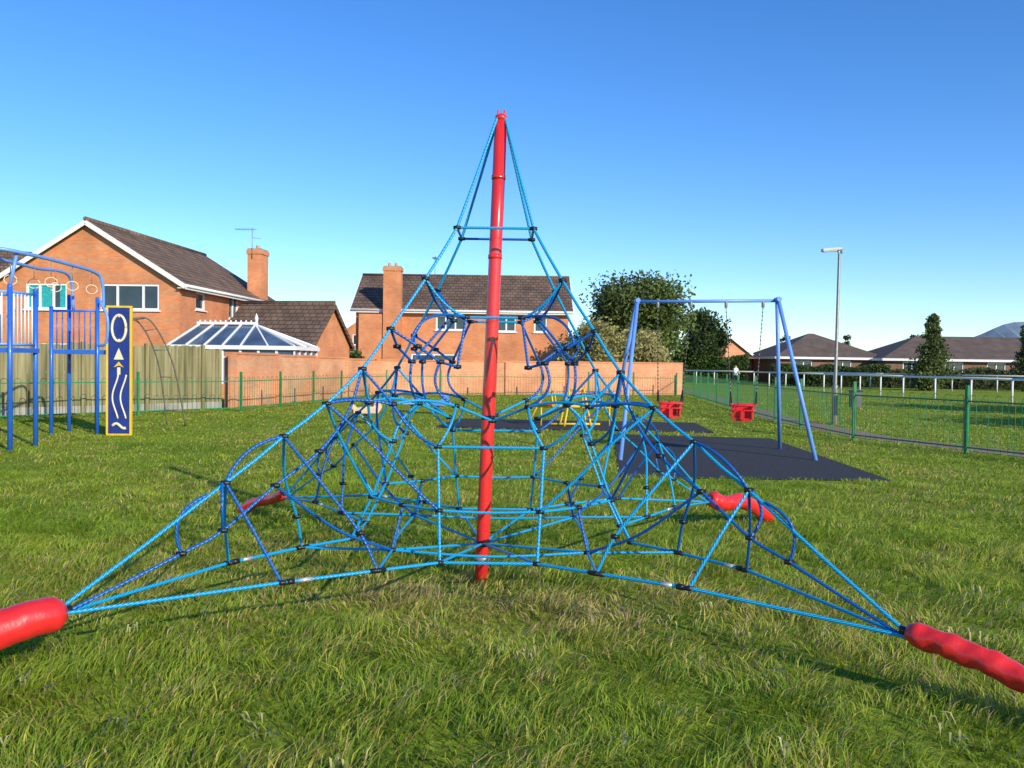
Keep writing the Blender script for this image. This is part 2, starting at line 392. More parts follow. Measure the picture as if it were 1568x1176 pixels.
    base=[G(-1,1,.0),G(-.54,.75,.385),G(-.31,.595,.38),G(-.145,.47,.37),G(.145,.47,.37),G(.31,.595,.38),G(.54,.75,.385),G(1,1,0)]
    base[0].z=TIPZ[q]-.02; base[-1].z=TIPZ[(q+1)%4]-.02
    for i in range(len(base)-1): rope([base[i],base[i+1]],RR*1.08,curved=False)
    rope([P3(-.6,.6,.87,q),P3(-.45,.45,.55,q),P3(-.31,.31,.37,q)],m=ROPE_SHADE); rope([P3(-.31,.31,.37,q),Vector((mastx(.28),CY,.285))],curved=False)
    rope([P3(-.31,.31,.37,q),P3(0,.33,.345,q),P3(.31,.31,.37,q)])
rp.build('ropes',net); cn.build('rope_connectors',net)
mm=MB()
pm=[(mastx(z),CY,z) for z in (-.1,.5,1.5,2.5,3.34)]
mm.tube(pm,[.049,.049,.048,.047,.046],RED,20)
mm.tube([(mastx(3.34),CY,3.34),(mastx(3.37),CY,3.375),(mastx(3.37),CY,3.39)],[.047,.042,.02],RED,20)
for z in (.27,.16): mm.tube([(mastx(z),CY,z),(mastx(z),CY,z+.035)],.058,STEEL if z<.2 else BLACKP,20)
for z in (1.19,2.35,2.92): mm.tube([(mastx(z),CY,z),(mastx(z),CY,z+.03)],.0515,BLACKP if z<1.3 else RED,20)
for a in range(4):
    t=a*1.57+.78; mm.tube([(mastx(3.35)+.03*math.cos(t),CY+.03*math.sin(t),3.35),(mastx(3.35)+.033*math.cos(t),CY+.033*math.sin(t),3.41)],.006,RED,6)
mm.build('mast',net)
def sleeve(pts,r0,r1,wr,name,seed):
    b=MB(); rd=random.Random(seed); pp=spline(pts,16); n=len(pp); rs=[]
    ph=[rd.uniform(0,6.28) for _ in range(8)]
    for i in range(n):
        t=i/(n-1); e=min(1,t*9+.55)*min(1,(1-t)*9+.5)
        rs.append((r0+(r1-r0)*t)*e)
    f=lambda k,a: 1+wr*(math.sin(k*.55+2.2*math.sin(a+ph[0])+ph[1])+.6*math.sin(k*1.1+1.5*math.cos(2*a+ph[2])+ph[3])+.4*math.sin(3*a+k*.3+ph[4]))
    b.tube(pp,rs,REDF,28,True,f)
    d=(Vector(pp[1])-Vector(pp[0])).normalized(); b.tube([Vector(pp[0])-d*.03,Vector(pp[0])+d*.02],.022,BLACKP,10)
    return b.build(name,net)
sleeve([(-2.17,4.12,.36),(-2.36,3.92,.33),(-2.6,3.70,.20),(-2.85,3.42,0)],.085,.10,.015,'anchor_sleeve_1',1)
sleeve([(1.93,4.09,.325),(2.12,3.93,.285),(2.32,3.75,.21),(2.6,3.5,.06),(2.7,3.4,-.02)],.060,.055,.075,'anchor_sleeve_2',2)
sleeve([(1.93,8.2,.32),(2.1,8.32,.25),(2.35,8.5,.24),(2.72,8.8,.02)],.08,.07,.05,'anchor_sleeve_3',3)
sleeve([(-2.19,8.2,.30),(-2.35,8.4,.22),(-2.6,8.65,.14),(-2.85,8.85,0)],.05,.05,.06,'anchor_sleeve_4',4)

# ---------------------------------------------------------------- houses
def wall(mb,o,d,n,w,h,ops,mat):
    """o origin, d along, n outward, openings (a0,a1,z0,z1,kind,mullions)"""
    o=Vector(o);d=Vector(d);n=Vector(n)
    P=lambda a,z,dep=0: o+d*a+n*dep+Vector((0,0,z))
    xs=sorted({0,w,*[q[0] for q in ops],*[q[1] for q in ops]}); zs=sorted({0,h,*[q[2] for q in ops],*[q[3] for q in ops]})
    for i in range(len(xs)-1):
        for j in range(len(zs)-1):
            ca,cz=(xs[i]+xs[i+1])/2,(zs[j]+zs[j+1])/2
            if any(q[0]<ca<q[1] and q[2]<cz<q[3] for q in ops): continue
            mb.poly([P(xs[i],zs[j]),P(xs[i+1],zs[j]),P(xs[i+1],zs[j+1]),P(xs[i],zs[j+1])],mat)
    for q in ops:
        a0,a1,z0,z1,kind,mu=q; t=.10
        mb.poly([P(a0,z0),P(a0,z1),P(a0,z1,-t),P(a0,z0,-t)],mat); mb.poly([P(a1,z0),P(a1,z1),P(a1,z1,-t),P(a1,z0,-t)],mat)
        mb.poly([P(a0,z1),P(a1,z1),P(a1,z1,-t),P(a0,z1,-t)],mat); mb.poly([P(a0,z0),P(a1,z0),P(a1,z0,-t),P(a0,z0,-t)],mat)
        mb.poly([P(a0,z0,-t),P(a1,z0,-t),P(a1,z1,-t),P(a0,z1,-t)],GLASS)
        if kind=='teal':
            for s0,s1 in ((.04,.30),(.36,.62),(.80,.97)):
                x0=a0+(a1-a0)*s0;x1=a0+(a1-a0)*s1; mb.poly([P(x0,z0+.05,-t+.004),P(x1,z0+.05,-t+.004),P(x1,z1-.05,-t+.004),P(x0,z1-.05,-t+.004)],TEAL)
        fw=.09
        def bar(x0,x1,y0,y1):
            c=P((x0+x1)/2,(y0+y1)/2,-t+.035); mb.obox(c,d*(x1-x0),n*.06,Vector((0,0,y1-y0)),UPVC)
        bar(a0,a0+fw,z0,z1);bar(a1-fw,a1,z0,z1);bar(a0+fw,a1-fw,z0,z0+fw);bar(a0+fw,a1-fw,z1-fw,z1)
        for x in mu: bar(a0+(a1-a0)*x-fw/2,a0+(a1-a0)*x+fw/2,z0+fw,z1-fw)
        mb.obox(P((a0+a1)/2,z0-.03,.04),d*(a1-a0+.16),n*.10,Vector((0,0,.055)),UPVC)
def house(name,loc,rz,w,L,he,hr,front=[],right=[],brick=BRICK,tile=TILE,ov=.35,trim=WHITE):
    e=root(name,loc,rz); b=MB()
    wall(b,(0,0,0),(1,0,0),(0,-1,0),w,he,front,brick); b.poly([(0,0,he),(w,0,he),(w/2,0,hr)],brick)
    wall(b,(w,0,0),(0,1,0),(1,0,0),L,he,right,brick)
    b.poly([(0,0,0),(0,L,0),(0,L,he),(0,0,he)],brick); b.poly([(0,L,0),(w,L,0),(w,L,he),(w/2,L,hr),(0,L,he)],brick)
    b.build('walls',e)
    r=MB(); sl=(hr-he)/(w/2); T=.14
    for s in (0,1):
        f=(lambda x:x) if s==0 else (lambda x:w-x)
        ex=-ov; ez=he-ov*sl
        pts=[(f(ex),ez+.03),(f(w/2),hr+.03),(f(w/2),hr+T+.03),(f(ex),ez+T+.03)]
        if s: pts=pts[::-1]
        r.prism(pts,-ov*.7,L+ov*.7,tile)
    r.tube([(w/2,-ov*.7,hr+T+.03),(w/2,L+ov*.7,hr+T+.03)],.11,tile,8)
    r.build('roof',e)
    t=MB()
    for s in (0,1):
        f=(lambda x:x) if s==0 else (lambda x:w-x)
        for yy in (-ov*.7-.025,L+ov*.7+.025):
            t.beam((f(-ov),yy,he-ov*sl+.03),(f(w/2),yy,hr+.03),.04,.20,trim)
        x=f(-ov-.03); t.box(x-.02,x+.02,-ov*.7,L+ov*.7,he-ov*sl-.08,he-ov*sl+.14,trim)
        x=f(-ov-.10); t.tube([(x,-ov*.7,he-ov*sl+.06),(x,L+ov*.7,he-ov*sl+.06)],.055,trim,8)
        x0,x1=sorted((f(-ov),f(0))); t.box(x0,x1,-ov*.7,L+ov*.7,he-ov*sl-.04,he-ov*sl-.01,trim)
    t.build('fascia_and_bargeboards',e)
    return e
def chimney(e,x,y,w,dp,z0,z1,pots=2,mat=BRICK):
    b=MB(); b.box(x-w/2,x+w/2,y-dp/2,y+dp/2,z0,z1-.3,mat); b.box(x-w/2-.05,x+w/2+.05,y-dp/2-.05,y+dp/2+.05,z1-.3,z1-.08,mat)
    b.box(x-w/2,x+w/2,y-dp/2,y+dp/2,z1-.08,z1,CONC)
    for i in range(pots):
        yy=y+(i-(pots-1)/2)*.4; b.tube([(x,yy,z1),(x,yy,z1+.22)],[.12,.10],BRICKW,10)
    b.build('chimney',e)
def aerial(e,x,y,z0,z1,sgn=1):
    b=MB(); b.tube([(x,y,z0),(x,y,z1)],.02,STEEL,6); b.tube([(x-.9*sgn,y,z1-.05),(x+.25*sgn,y,z1-.05)],.014,STEEL,6)
    for i in range(8):
        xx=x-.9*sgn+i*.14*sgn; b.tube([(xx,y-.2,z1-.05),(xx,y+.2,z1-.05)],.008,STEEL,5); b.tube([(xx,y,z1-.15),(xx,y,z1+.05)],.007,STEEL,5)
    b.tube([(x,y,z1-.5),(x+.5*sgn,y,z1-.55)],.012,STEEL,5); b.build('tv_aerial',e)
HA=house('brick_house',(-22.4,37.0,0),R(-3.4),8.1,11.7,4.85,7.35,
   front=[(1.25,3.1,3.65,4.78,'teal',[.33,.66]),(4.6,7.2,3.65,4.78,'g',[.28,.72]),(1.2,3.4,.9,2.2,'g',[.5])],
   right=[(5.4,6.6,3.6,4.75,'g',[.5]),(1.6,2.6,3.8,4.6,'g',[])])
chimney(HA,8.0,9.6,.75,1.1,0,7.55,1); aerial(HA,7.9,9.0,7.0,8.6)
HB=house('brick_house',(-9.6,59.2,0),R(-90),7.2,13.0,4.85,7.05,
   right=[(4.9,6.7,3.55,4.45,'g',[.33,.66]),(10.9,11.7,3.5,4.7,'g',[]),(8.6,9.8,3.5,4.5,'g',[.5]),(3.4,6.2,.8,2.1,'g',[.5]),(1.1,1.5,2.4,4.6,'g',[])],tile=TILE2)
chimney(HB,7.6,2.3,.8,1.05,0,7.35,2); aerial(HB,5,4.6,6.6,8.3)
b=MB(); b.box(7.2,7.9,.3,1.75,0,4.45,BRICK); b.build('porch_bay',HB)
HC=house('brick_house',(-34.5,52,0),R(-60),7,11,5.0,7.6,right=[(2,4,3.6,4.6,'g',[.5])],tile=TILE2)
HD=house('brick_house',(-17.2,86,0),R(4),7.5,9,4.6,7.3,front=[(1,2.5,3.2,4.3,'g',[.5]),(4.6,6.4,3.2,4.3,'g',[.5])],tile=TILE2)
HG=house('brick_garage',(-12.5,43.3,0),R(-100),4.6,4.4,2.35,4.15,tile=TILE2,ov=.2,trim=TILE2)
HE=house('brick_house',(18.6,82,0),R(12),5,8,2.6,4.4,brick=BRICKW,tile=TILE2)
TILER=M('bungalow_tile',(.125,.088,.07),.9,.25,1.2)
def bungalow(loc,rz,w,dp,he,hr,name='bungalow'):
    e=root(name,loc,rz); b=MB()
    ops=[(x,x+1.6,.9,2.2,'g',[.5]) for x in np.arange(1.5,w-2.5,3.6)]
    wall(b,(0,0,0),(1,0,0),(0,-1,0),w,he,ops,BRICKD); wall(b,(0,dp,0),(0,-1,0),(-1,0,0),dp,he,[],BRICKD)
    b.poly([(w,0,0),(w,dp,0),(w,dp,he),(w,0,he)],BRICKD); b.poly([(0,dp,0),(w,dp,0),(w,dp,he),(0,dp,he)],BRICKD); b.build('walls',e)
    r=MB(); o=.45; h=dp/2; A=(-o,-o,he);B=(w+o,-o,he);C=(w+o,dp+o,he);Dd=(-o,dp+o,he);E=(h,dp/2,hr);Fp=(w-h,dp/2,hr)
    r.poly([A,B,Fp,E],TILER);r.poly([C,Dd,E,Fp],TILER);r.poly([Dd,A,E],TILER);r.poly([B,C,Fp],TILER); r.build('roof',e)
    t=MB(); t.box(-o,w+o,-o-.05,-o,he-.18,he+.02,WHITE); t.box(-o-.05,-o,-o,dp+o,he-.18,he+.02,WHITE); t.poly([(-o,-o,he-.02),(w+o,-o,he-.02),(w+o,dp+o,he-.02),(-o,dp+o,he-.02)],WHITE); t.build('fascia',e)
bungalow((23.8,76,0),R(3),9.5,9,2.5,4.8); bungalow((32.5,74,0),R(-2),22,9,2.45,4.6); bungalow((56,72,0),R(4),20,9,2.4,4.3)

# conservatory
def conservatory():
    e=root('conservatory',(-13.95,34.4,0),R(-3)); b=MB(); w,dp=5.2,3.3
    e0=2.0; r=3.05
    b.box(0,w,0,.14,0,.6,BRICK); b.box(w-.14,w,.14,dp,0,.6,BRICK)
    for i in range(8):
        x=i*w/7; b.box(max(0,x-.05),min(w,x+.05),.01,.12,.6,e0,UPVC)
    for i in range(1,5):
        y=i*dp/4; b.box(w-.12,w-.01,y-.05,y+.05,.6,e0,UPVC)
    b.box(0,w,.02,.11,1.65,1.72,UPVC)
    b.poly([(0,.07,.6),(w,.07,.6),(w,.07,e0),(0,.07,e0)],CGLASS); b.poly([(w-.07,0,.6),(w-.07,dp,.6),(w-.07,dp,e0),(w-.07,0,e0)],CGLASS)
    b.box(-.1,w+.1,-.1,.08,e0,e0+.16,UPVC); b.box(w-.08,w+.1,.08,dp,e0,e0+.16,UPVC)
    z=e0+.14; A=(0,0,z);B=(w,0,z);C=(w,dp,z);Dd=(0,dp,z);E=(.6,dp/2,r);F=(w-2.2,dp/2,r)
    b.poly([A,B,F,E],CGLASS); b.poly([B,C,F],CGLASS); b.poly([C,Dd,E,F],CGLASS); b.poly([Dd,A,E],CGLASS)
    def bm(p,q,s=.06): b.beam(Vector(p)+Vector((0,0,.03)),Vector(q)+Vector((0,0,.03)),s,.06,UPVC)
    for i in range(5):
        t=i/4; bm((t*(w-2.2),0,z),(.6+(w-2.8)*t,dp/2,r))
    for p in ((w-1.1,0,z),B,(w,dp*.5,z),C): bm(p,F)
    b.beam((.5,dp/2,r+.07),(w-2.1,dp/2,r+.07),.12,.10,UPVC)
    for x in np.arange(.6,w-2.2,.22): b.box(x,x+.05,dp/2-.02,dp/2+.02,r+.11,r+.2,UPVC)
    b.tube([(w-2.15,dp/2,r+.1),(w-2.15,dp/2,r+.3),(w-2.15,dp/2,r+.5)],[.06,.08,.01],UPVC,8)
    b.build('frame_and_glazing',e)
conservatory()

# ---------------------------------------------------------------- walls & fences
def brickwall(name,p,q,h0,h1,th=.24,panel=0):
    p=Vector((*p,0));q=Vector((*q,0)); L=(q-p).length; e=root(name,p,math.atan2((q-p).y,(q-p).x)); b=MB()
    n=max(1,int(L/3)); 
    for i in range(n):
        x0,x1=L*i/n,L*(i+1)/n; h=h0+(h1-h0)*(i+.5)/n
        b.box(x0,x1-.003,0,th,0,h,BRICKW); b.box(x0,x1-.003,-.03,th+.03,h,h+.075,BRICK)
        b.box(x0-.2,x0+.2,-.09,-.002,0,h-.003,BRICKW)
    b.build('brickwork',e)
brickwall('garden_brick_wall',(-9.2,27.8),(-6.6,40.5),1.78,1.62); brickwall('garden_brick_wall',(-6.5,40.6),(9.3,46.3),1.62,1.68)
def woodfence():
    e=root('wooden_fence'); b=MB(); pts=[(-16,19.2),(-13.4,21.9),(-11.9,23.5),(-9.25,27.0)]
    rd=random.Random(3)
    for i in range(len(pts)-1):
        p=Vector((*pts[i],0));q=Vector((*pts[i+1],0));d=(q-p);L=d.length;d.normalize(); nn=Vector((d.y,-d.x,0))
        n=int(L/.115)
        for k in range(n):
            a=p+d*(k+.5)*L/n; h=1.95+rd.uniform(-.02,.02)+.05*math.sin((k//16)*2.3)
            a=a+nn*(rd.uniform(-.006,.006)+(.016 if k%2 else 0))
            b.obox(a+Vector((0,0,h/2+.05)),d*.112,nn*.018,Vector((0,0,h-.1)),WOODF)
        for k in range(int(L/1.85)+1):
            a=p+d*k*1.85+nn*.05; b.obox(a+Vector((0,0,1.0)),d*.10,nn*.10,Vector((0,0,2.05)),WOODF)
        for z in (.15,): b.obox((p+q)/2+nn*.02+Vector((0,0,z)),d*L,nn*.03,Vector((0,0,.2)),CONC)
    b.build('boards',e)
woodfence()
def bowtop(name,pts,h=1.0,sp=.13,post=2.6,bw=.006):
    e=root(name); b=MB()
    for i in range(len(pts)-1):
        p=Vector((*pts[i],0));q=Vector((*pts[i+1],0));d=(q-p);L=d.length;d.normalize()
        for z in (.12,h-.12): b.beam(p+Vector((0,0,z)),q+Vector((0,0,z)),.010,.03,GREENP)
        n=int(L/(2*sp))
        for k in range(n):
            a=p+d*(k+.25)*L/n; w=L/n*.5; pt=[]
            for t in range(7):
                an=math.pi*(1-t/6); pt.append(a+d*(w/2+math.cos(an)*w/2)+Vector((0,0,h-w/2+math.sin(an)*w/2)))
            b.tube([a+Vector((0,0,.05))]+pt+[a+d*w+Vector((0,0,.05))],bw,GREENP,4,False)
        m=max(1,round(L/post))
        for k in range(m+(i==len(pts)-2)):
            a=p+d*L*k/m; b.obox(a+Vector((0,0,h*.58)),d*.06,Vector((-d.y,d.x,0))*.06,Vector((0,0,h*1.16)),GREENP)
    b.build('railings',e)
bowtop('bow_top_fence',[(12.2,7.2),(10.45,11.7),(8.64,16.1),(7.55,18.7),(7.5,22),(8.0,30),(9.0,42),(9.2,45.7)],1.12)
bowtop('bow_top_fence',[(-16,16.6),(-12.4,21.0),(-8.3,26.0),(-5.7,38.6),(8.6,44.4)],1.05,sp=.15,bw=.007)
def railfence(name,pts,post=2.4):
    e=root(name); b=MB()
    for i in range(len(pts)-1):
        p=Vector((*pts[i],0));q=Vector((*pts[i+1],0));L=(q-p).length;n=max(1,round(L/post))
        b.tube([p+Vector((0,0,1.18)),q+Vector((0,0,1.18))],.055,WHITE,8)
        for k in range(n):
            a=p+(q-p)*k/n; b.tube([a,a+Vector((0,0,1.16))],.045,WHITE,8)
    b.build('rail',e)
railfence('racecourse_rail',[(24.5,24),(23.4,31),(22.4,38),(21.2,46),(20.2,55),(18.8,66),(15.0,76),(10,79)],2.5)
railfence('racecourse_rail',[(48,43),(38,55),(30,64),(24,71)],3.2)

# ---------------------------------------------------------------- vegetation
def tree(name,x,y,h,cw,th,n,leaf,col,seed=1,kind='round',nb=22,tr=.18,dark=.45):
    r=np.random.default_rng(seed); e=root(name,(x,y,0)); b=MB()
    ch=h-th; blobs=[]
    if kind=='round':
        for i in range(nb):
            v=r.normal(size=3); v/=np.linalg.norm(v); v*=r.uniform(.35,.8)
            c=np.array([v[0]*cw/2,v[1]*cw/2,th+ch*.5+v[2]*ch*.5]); blobs.append((c,r.uniform(.16,.30)*min(cw,ch)))
    else:
        for i in range(nb):
            t=i/nb; rad=cw/2*(1-t)**.8; a=r.uniform(0,6.28); rr=rad*.55*r.uniform(.5,1)
            blobs.append((np.array([rr*math.cos(a),rr*math.sin(a),th+ch*t*.93]),max(rad*.6,.12*cw*.8)))
    zt=th+ch*(.45 if kind=='round' else .95)
    b.tube(spline([(0,0,-.1),(r.uniform(-.1,.1),r.uniform(-.1,.1),zt*.5),(r.uniform(-.2,.2),0,zt)],5),[tr*(1-.75*k/10) for k in range(11)],BARK,10)
    for c,rad in blobs[::1]:
        z0=max(th*.6,c[2]-rad-ch*.25) if kind=='round' else c[2]-.1
        z0=min(z0,zt*.95); m=(c+np.array([0,0,z0]))/2+np.array([0,0,-.05*ch])
        b.tube(spline([(0,0,z0),tuple(m),tuple(c)],4),[tr*.4*(1-.85*k/8) for k in range(9)],BARK,6)
    b.build('trunk_and_limbs',e)
    C=[];K=[]
    for c,rad in blobs:
        m=int(n/len(blobs)); v=r.normal(size=(m,3)); v/=np.linalg.norm(v,axis=1)[:,None]
        v*=(rad*r.uniform(0,1,m)**.45*(1+.18*np.clip(r.normal(size=m),-2,1.3)))[:,None]
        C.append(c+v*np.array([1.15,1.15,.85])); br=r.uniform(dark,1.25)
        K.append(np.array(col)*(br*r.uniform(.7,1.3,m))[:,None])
    C=np.concatenate(C);K=np.concatenate(K)
    k=snoise(C[:,0]*1.0+C[:,2]*.7,C[:,1]+C[:,2],8/cw*2,seed+5)>-.85; C=C[k];K=K[k]; K=np.clip(K,0,1)
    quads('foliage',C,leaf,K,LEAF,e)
    return e
HCORE=M('hedge_core',(.02,.03,.01),.95,.3,5)
def hedge(name,p,q,h,w,n,leaf,col,seed=1,hv=.15):
    r=np.random.default_rng(seed); e=root(name); p=np.array(p,float);q=np.array(q,float); L=np.linalg.norm(q-p);d=(q-p)/L;nn=np.array([-d[1],d[0]])
    t=r.uniform(0,1,n); s=r.uniform(-1,1,n); z=r.uniform(0,1,n)
    top=h*(1+hv*snoise(t*L,t*0,.8,seed)); s2=np.sign(s)*np.abs(s)**.4; z2=z**.6
    C=np.stack([p[0]+d[0]*t*L+nn[0]*s2*w/2,p[1]+d[1]*t*L+nn[1]*s2*w/2,z2*top],1)
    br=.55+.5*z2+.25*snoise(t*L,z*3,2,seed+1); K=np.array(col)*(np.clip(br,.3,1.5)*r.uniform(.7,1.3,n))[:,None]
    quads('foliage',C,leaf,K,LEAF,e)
    b=MB(); m=max(2,int(L/1.5))
    for i in range(m):
        a=p+d*L*(i+.5)/m; hh=float(h*(1+hv*snoise(np.array([(i+.5)/m*L]),np.zeros(1),.8,seed)[0]))*.86
        b.obox((a[0],a[1],hh/2),(d[0]*L/m*.98,d[1]*L/m*.98,0),(nn[0]*w*.72,nn[1]*w*.72,0),(0,0,hh),HCORE)
    b.build('dark_core',e)  # solid dark boxes filling the hedge behind its leaves
tree('ash_tree',9.5,64,9.3,7.0,1.0,34000,.16,(.14,.19,.05),5,nb=60,tr=.25,dark=.45)
tree('yew_tree',17.4,80,7.4,4.8,1.0,10000,.17,(.06,.095,.03),8,nb=22,dark=.45)
tree('yew_tree',19.8,82,5.6,3.4,1.0,5000,.16,(.06,.09,.03),9,nb=14)
tree('conifer_tree',30.6,62,5.9,3.6,.4,9000,.11,(.15,.19,.06),12,kind='cone',nb=28)
tree('conifer_tree',38.6,64,5.4,2.6,.4,5000,.11,(.14,.17,.06),13,kind='cone',nb=20)
tree('sapling_tree',35,90,6.0,1.4,1.6,700,.12,(.11,.13,.05),14,nb=8,tr=.06)
tree('sapling_tree',26.8,84,5.9,1.4,1.2,700,.12,(.10,.13,.05),15,nb=8,tr=.06)
tree('willow_shrub',4.8,49.5,4.4,5.0,.1,12000,.11,(.38,.35,.13),16,nb=28,tr=.07,dark=.5)
tree('willow_shrub',7.6,50,3.8,4.0,.1,9000,.11,(.42,.37,.15),17,nb=22,tr=.07,dark=.5)
tree('garden_shrub',-8.9,48,2.4,1.6,.2,2000,.08,(.09,.17,.05),18,nb=9,tr=.05)
tree('garden_shrub',-.5,47.5,2.1,2.4,.1,1800,.08,(.11,.14,.06),19,nb=9,tr=.05)
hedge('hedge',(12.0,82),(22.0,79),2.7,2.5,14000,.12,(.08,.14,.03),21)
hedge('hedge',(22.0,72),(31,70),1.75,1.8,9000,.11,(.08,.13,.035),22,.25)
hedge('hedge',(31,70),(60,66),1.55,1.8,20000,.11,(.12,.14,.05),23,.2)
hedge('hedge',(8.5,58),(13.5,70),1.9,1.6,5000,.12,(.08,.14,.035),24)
tree('yew_tree',13.2,84,4.2,3.6,.6,4000,.16,(.06,.10,.03),31,nb=12)
tree('yew_tree',42.5,88,5.2,3.6,.8,3000,.18,(.06,.08,.04),32,nb=12)
tree('oak_tree',27,12,8.5,6,1.8,7000,.22,(.10,.15,.04),33,nb=20,tr=.3)
tree('oak_tree',30,22,9,7,1.8,7000,.22,(.10,.15,.04),34,nb=20,tr=.3)
tree('oak_tree',40,26,8,7,1.8,7000,.22,(.10,.15,.04),35,nb=20,tr=.3)
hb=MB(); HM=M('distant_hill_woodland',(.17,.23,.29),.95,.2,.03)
xs=np.linspace(850,2600,70); top=[]
for x in xs: top.append(20+84*math.exp(-((x-1190)/170)**2)+45*math.exp(-((x-1500)/260)**2)+35*math.exp(-((x-2000)/400)**2)+2*math.sin(x*.05)+2*math.sin(x*.021))
for i in range(69):
    hb.poly([(xs[i],1750,0),(xs[i+1],1750,0),(xs[i+1],2000,top[i+1]),(xs[i],2000,top[i])],HM)
hb.build('distant_hill')

# ---------------------------------------------------------------- street lamp & bin
e=root('street_lamp',(9.1,23.9,0)); b=MB()
b.tube([(0,0,0),(0,0,1.1),(0,0,1.12),(0.03,0,4.75)],[.075,.075,.048,.038],STEEL,12)
b.tube([(.03,0,4.7),(0,0,4.86),(-.12,0,4.9)],.03,STEEL,8); b.obox((-.2,0,4.91),(.52,0,.05),(0,.2,0),(0,0,.075),M('lamp_housing',(.55,.55,.53),.5,.1)); b.obox((-.24,0,4.865),(.38,0,.035),(0,.15,0),(0,0,.04),UPVC)
b.tube([(.09,0,4.8),(.09,0,4.99)],.035,STEEL,8)
b.build('column_and_lantern',e,bevel=.01)
e=root('litter_bin',(9.5,23.6,0)); b=MB(); b.tube([(0,0,0),(0,0,1.1)],.03,STEEL,8); b.obox((0,-.14,.72),(.28,0,0),(0,.22,0),(0,0,.42),M('bin_grey',(.10,.10,.11),.5)); b.obox((0,-.14,.96),(.32,0,0),(0,.26,0),(0,0,.05),BLACKP); b.build('bin_on_post',e,bevel=.01)

# ---------------------------------------------------------------- swings
e=root('swing_set'); b=MB(); r=.036
A=Vector((2.32,15.9,2.78));Bq=Vector((4.80,15.45,2.80))
b.tube([A,Bq],.03,LBLUE,14)
for top,l1,l2 in ((A,(1.82,14.1,0),(2.05,17.7,0)),(Bq,(5.22,14.5,0),(5.2,16.4,0))):
    b.tube([top+Vector((0,-.03,.04)),l1],r,LBLUE,14); b.tube([top+Vector((0,.03,.04)),l2],r,LBLUE,14); b.tube([top-Vector((0,0.12,-.02)),top+Vector((0,.12,.02))],.045,LBLUE,12); b.ball(top,.055,LBLUE,10)
b.build('frame',e)
def cradle(f0,f1,zs,name,dy=0,yaw=0):
    a=A+(Bq-A)*f0;c=A+(Bq-A)*f1; b=MB(); m=(a+c)/2
    ux=(c-a).normalized(); ux.rotate(Matrix.Rotation(yaw,3,'Z')); uy=Vector((-ux.y,ux.x,0)); o=Vector((m.x,m.y+dy,zs))
    for t,s in ((a,-1),(c,1)):
        b.tube([t,t-Vector((0,0,.12))],.03,STEEL,8)
        s0=t-Vector((0,0,.12)); e1=o+ux*s*.23+Vector((0,0,.42)); n=42
        for k in range(n):
            p=s0.lerp(e1,k/n); p2=s0.lerp(e1,(k+.9)/n)
            b.tube([p,p2],.0085 if k%2 else .012,STEEL if k%2 else BLACKP,5,False)
        for sy in (-1,1): b.tube([e1,o+ux*s*.22+uy*sy*.17+Vector((0,0,.18))],.014,BLACKP,6)
        b.tube([o+ux*s*.22-uy*.17+Vector((0,0,.18)),o+ux*s*.22+uy*.17+Vector((0,0,.18))],.018,REDF,8)
    for z,rr in ((.17,.022),(.08,.014)):
        P=[o+ux*.2*x+uy*.18*y+Vector((0,0,z)) for x,y in ((-1,-1),(1,-1),(1,1),(-1,1),(-1,-1))]
        for k in range(4): b.tube([P[k],P[k+1]],rr,REDF,8)
    b.obox(o+Vector((0,0,-.09)),ux*.30,uy*.26,Vector((0,0,.05)),REDF)
    for s in (-1,1):
        b.obox(o+ux*s*.17+Vector((0,0,.03)),ux*.03,uy*.30,Vector((0,0,.22)),REDF)
    b.obox(o+uy*.17+Vector((0,0,.03)),ux*.30,uy*.03,Vector((0,0,.24)),REDF); b.obox(o-uy*.17+Vector((0,0,-.01)),ux*.07,uy*.03,Vector((0,0,.18)),REDF)
    b.build(name,e,bevel=.006)
cradle(.15,.39,.72,'cradle_seat_1',.25,.1); cradle(.64,.90,.72,'cradle_seat_2',-.05,-.15)

# ---------------------------------------------------------------- climbing frame (left)
e=root('multiplay_climbing_frame'); b=MB()
def T(p,q,r=.035,m=BLUEP,n=10): b.tube([p,q],r,m,n)
t1=[(-8.42,15.0),(-8.40,14.2),(-9.35,15.1),(-9.35,14.2)]
for i,(x,y) in enumerate(t1): T((x,y,0),(x,y,2.75 if i else 2.75),.042); b.ball((x,y,2.76),.046,BLUEP)
b.box(-9.38,-8.36,14.22,15.02,1.66,1.74,BLUEP)
for x0,y0,x1,y1 in ((-8.42,15,-8.4,14.2),(-8.42,15,-9.35,15.1),(-8.40,14.2,-9.35,14.2)):
    T((x0,y0,2.68),(x1,y1,2.68),.022,LBLUE); T((x0,y0,1.8),(x1,y1,1.8),.02,LBLUE)
    for k in range(1,7):
        f=k/7; T((x0+(x1-x0)*f,y0+(y1-y0)*f,1.8),(x0+(x1-x0)*f,y0+(y1-y0)*f,2.68),.012,UPVC,6)
b.tube(spline([(-9.9,14.3,2.7),(-9.6,14.4,3.3),(-9.0,14.7,3.45),(-8.65,15.1,3.42),(-8.55,16.4,3.38),(-8.55,17.4,3.33),(-8.5,17.6,3.15),(-8.5,17.65,2.6)],6),.034,LBLUE,10)
T((-8.9,15.0,2.7),(-8.75,15.0,3.42),.03,LBLUE); b.tube(spline([(-9.35,14.2,2.7),(-9.3,14.3,3.2),(-9.1,15,3.3),(-9.2,16.4,3.3),(-9.3,17.8,3.3),(-9.3,18.0,2.6)],6),.03,LBLUE,10)
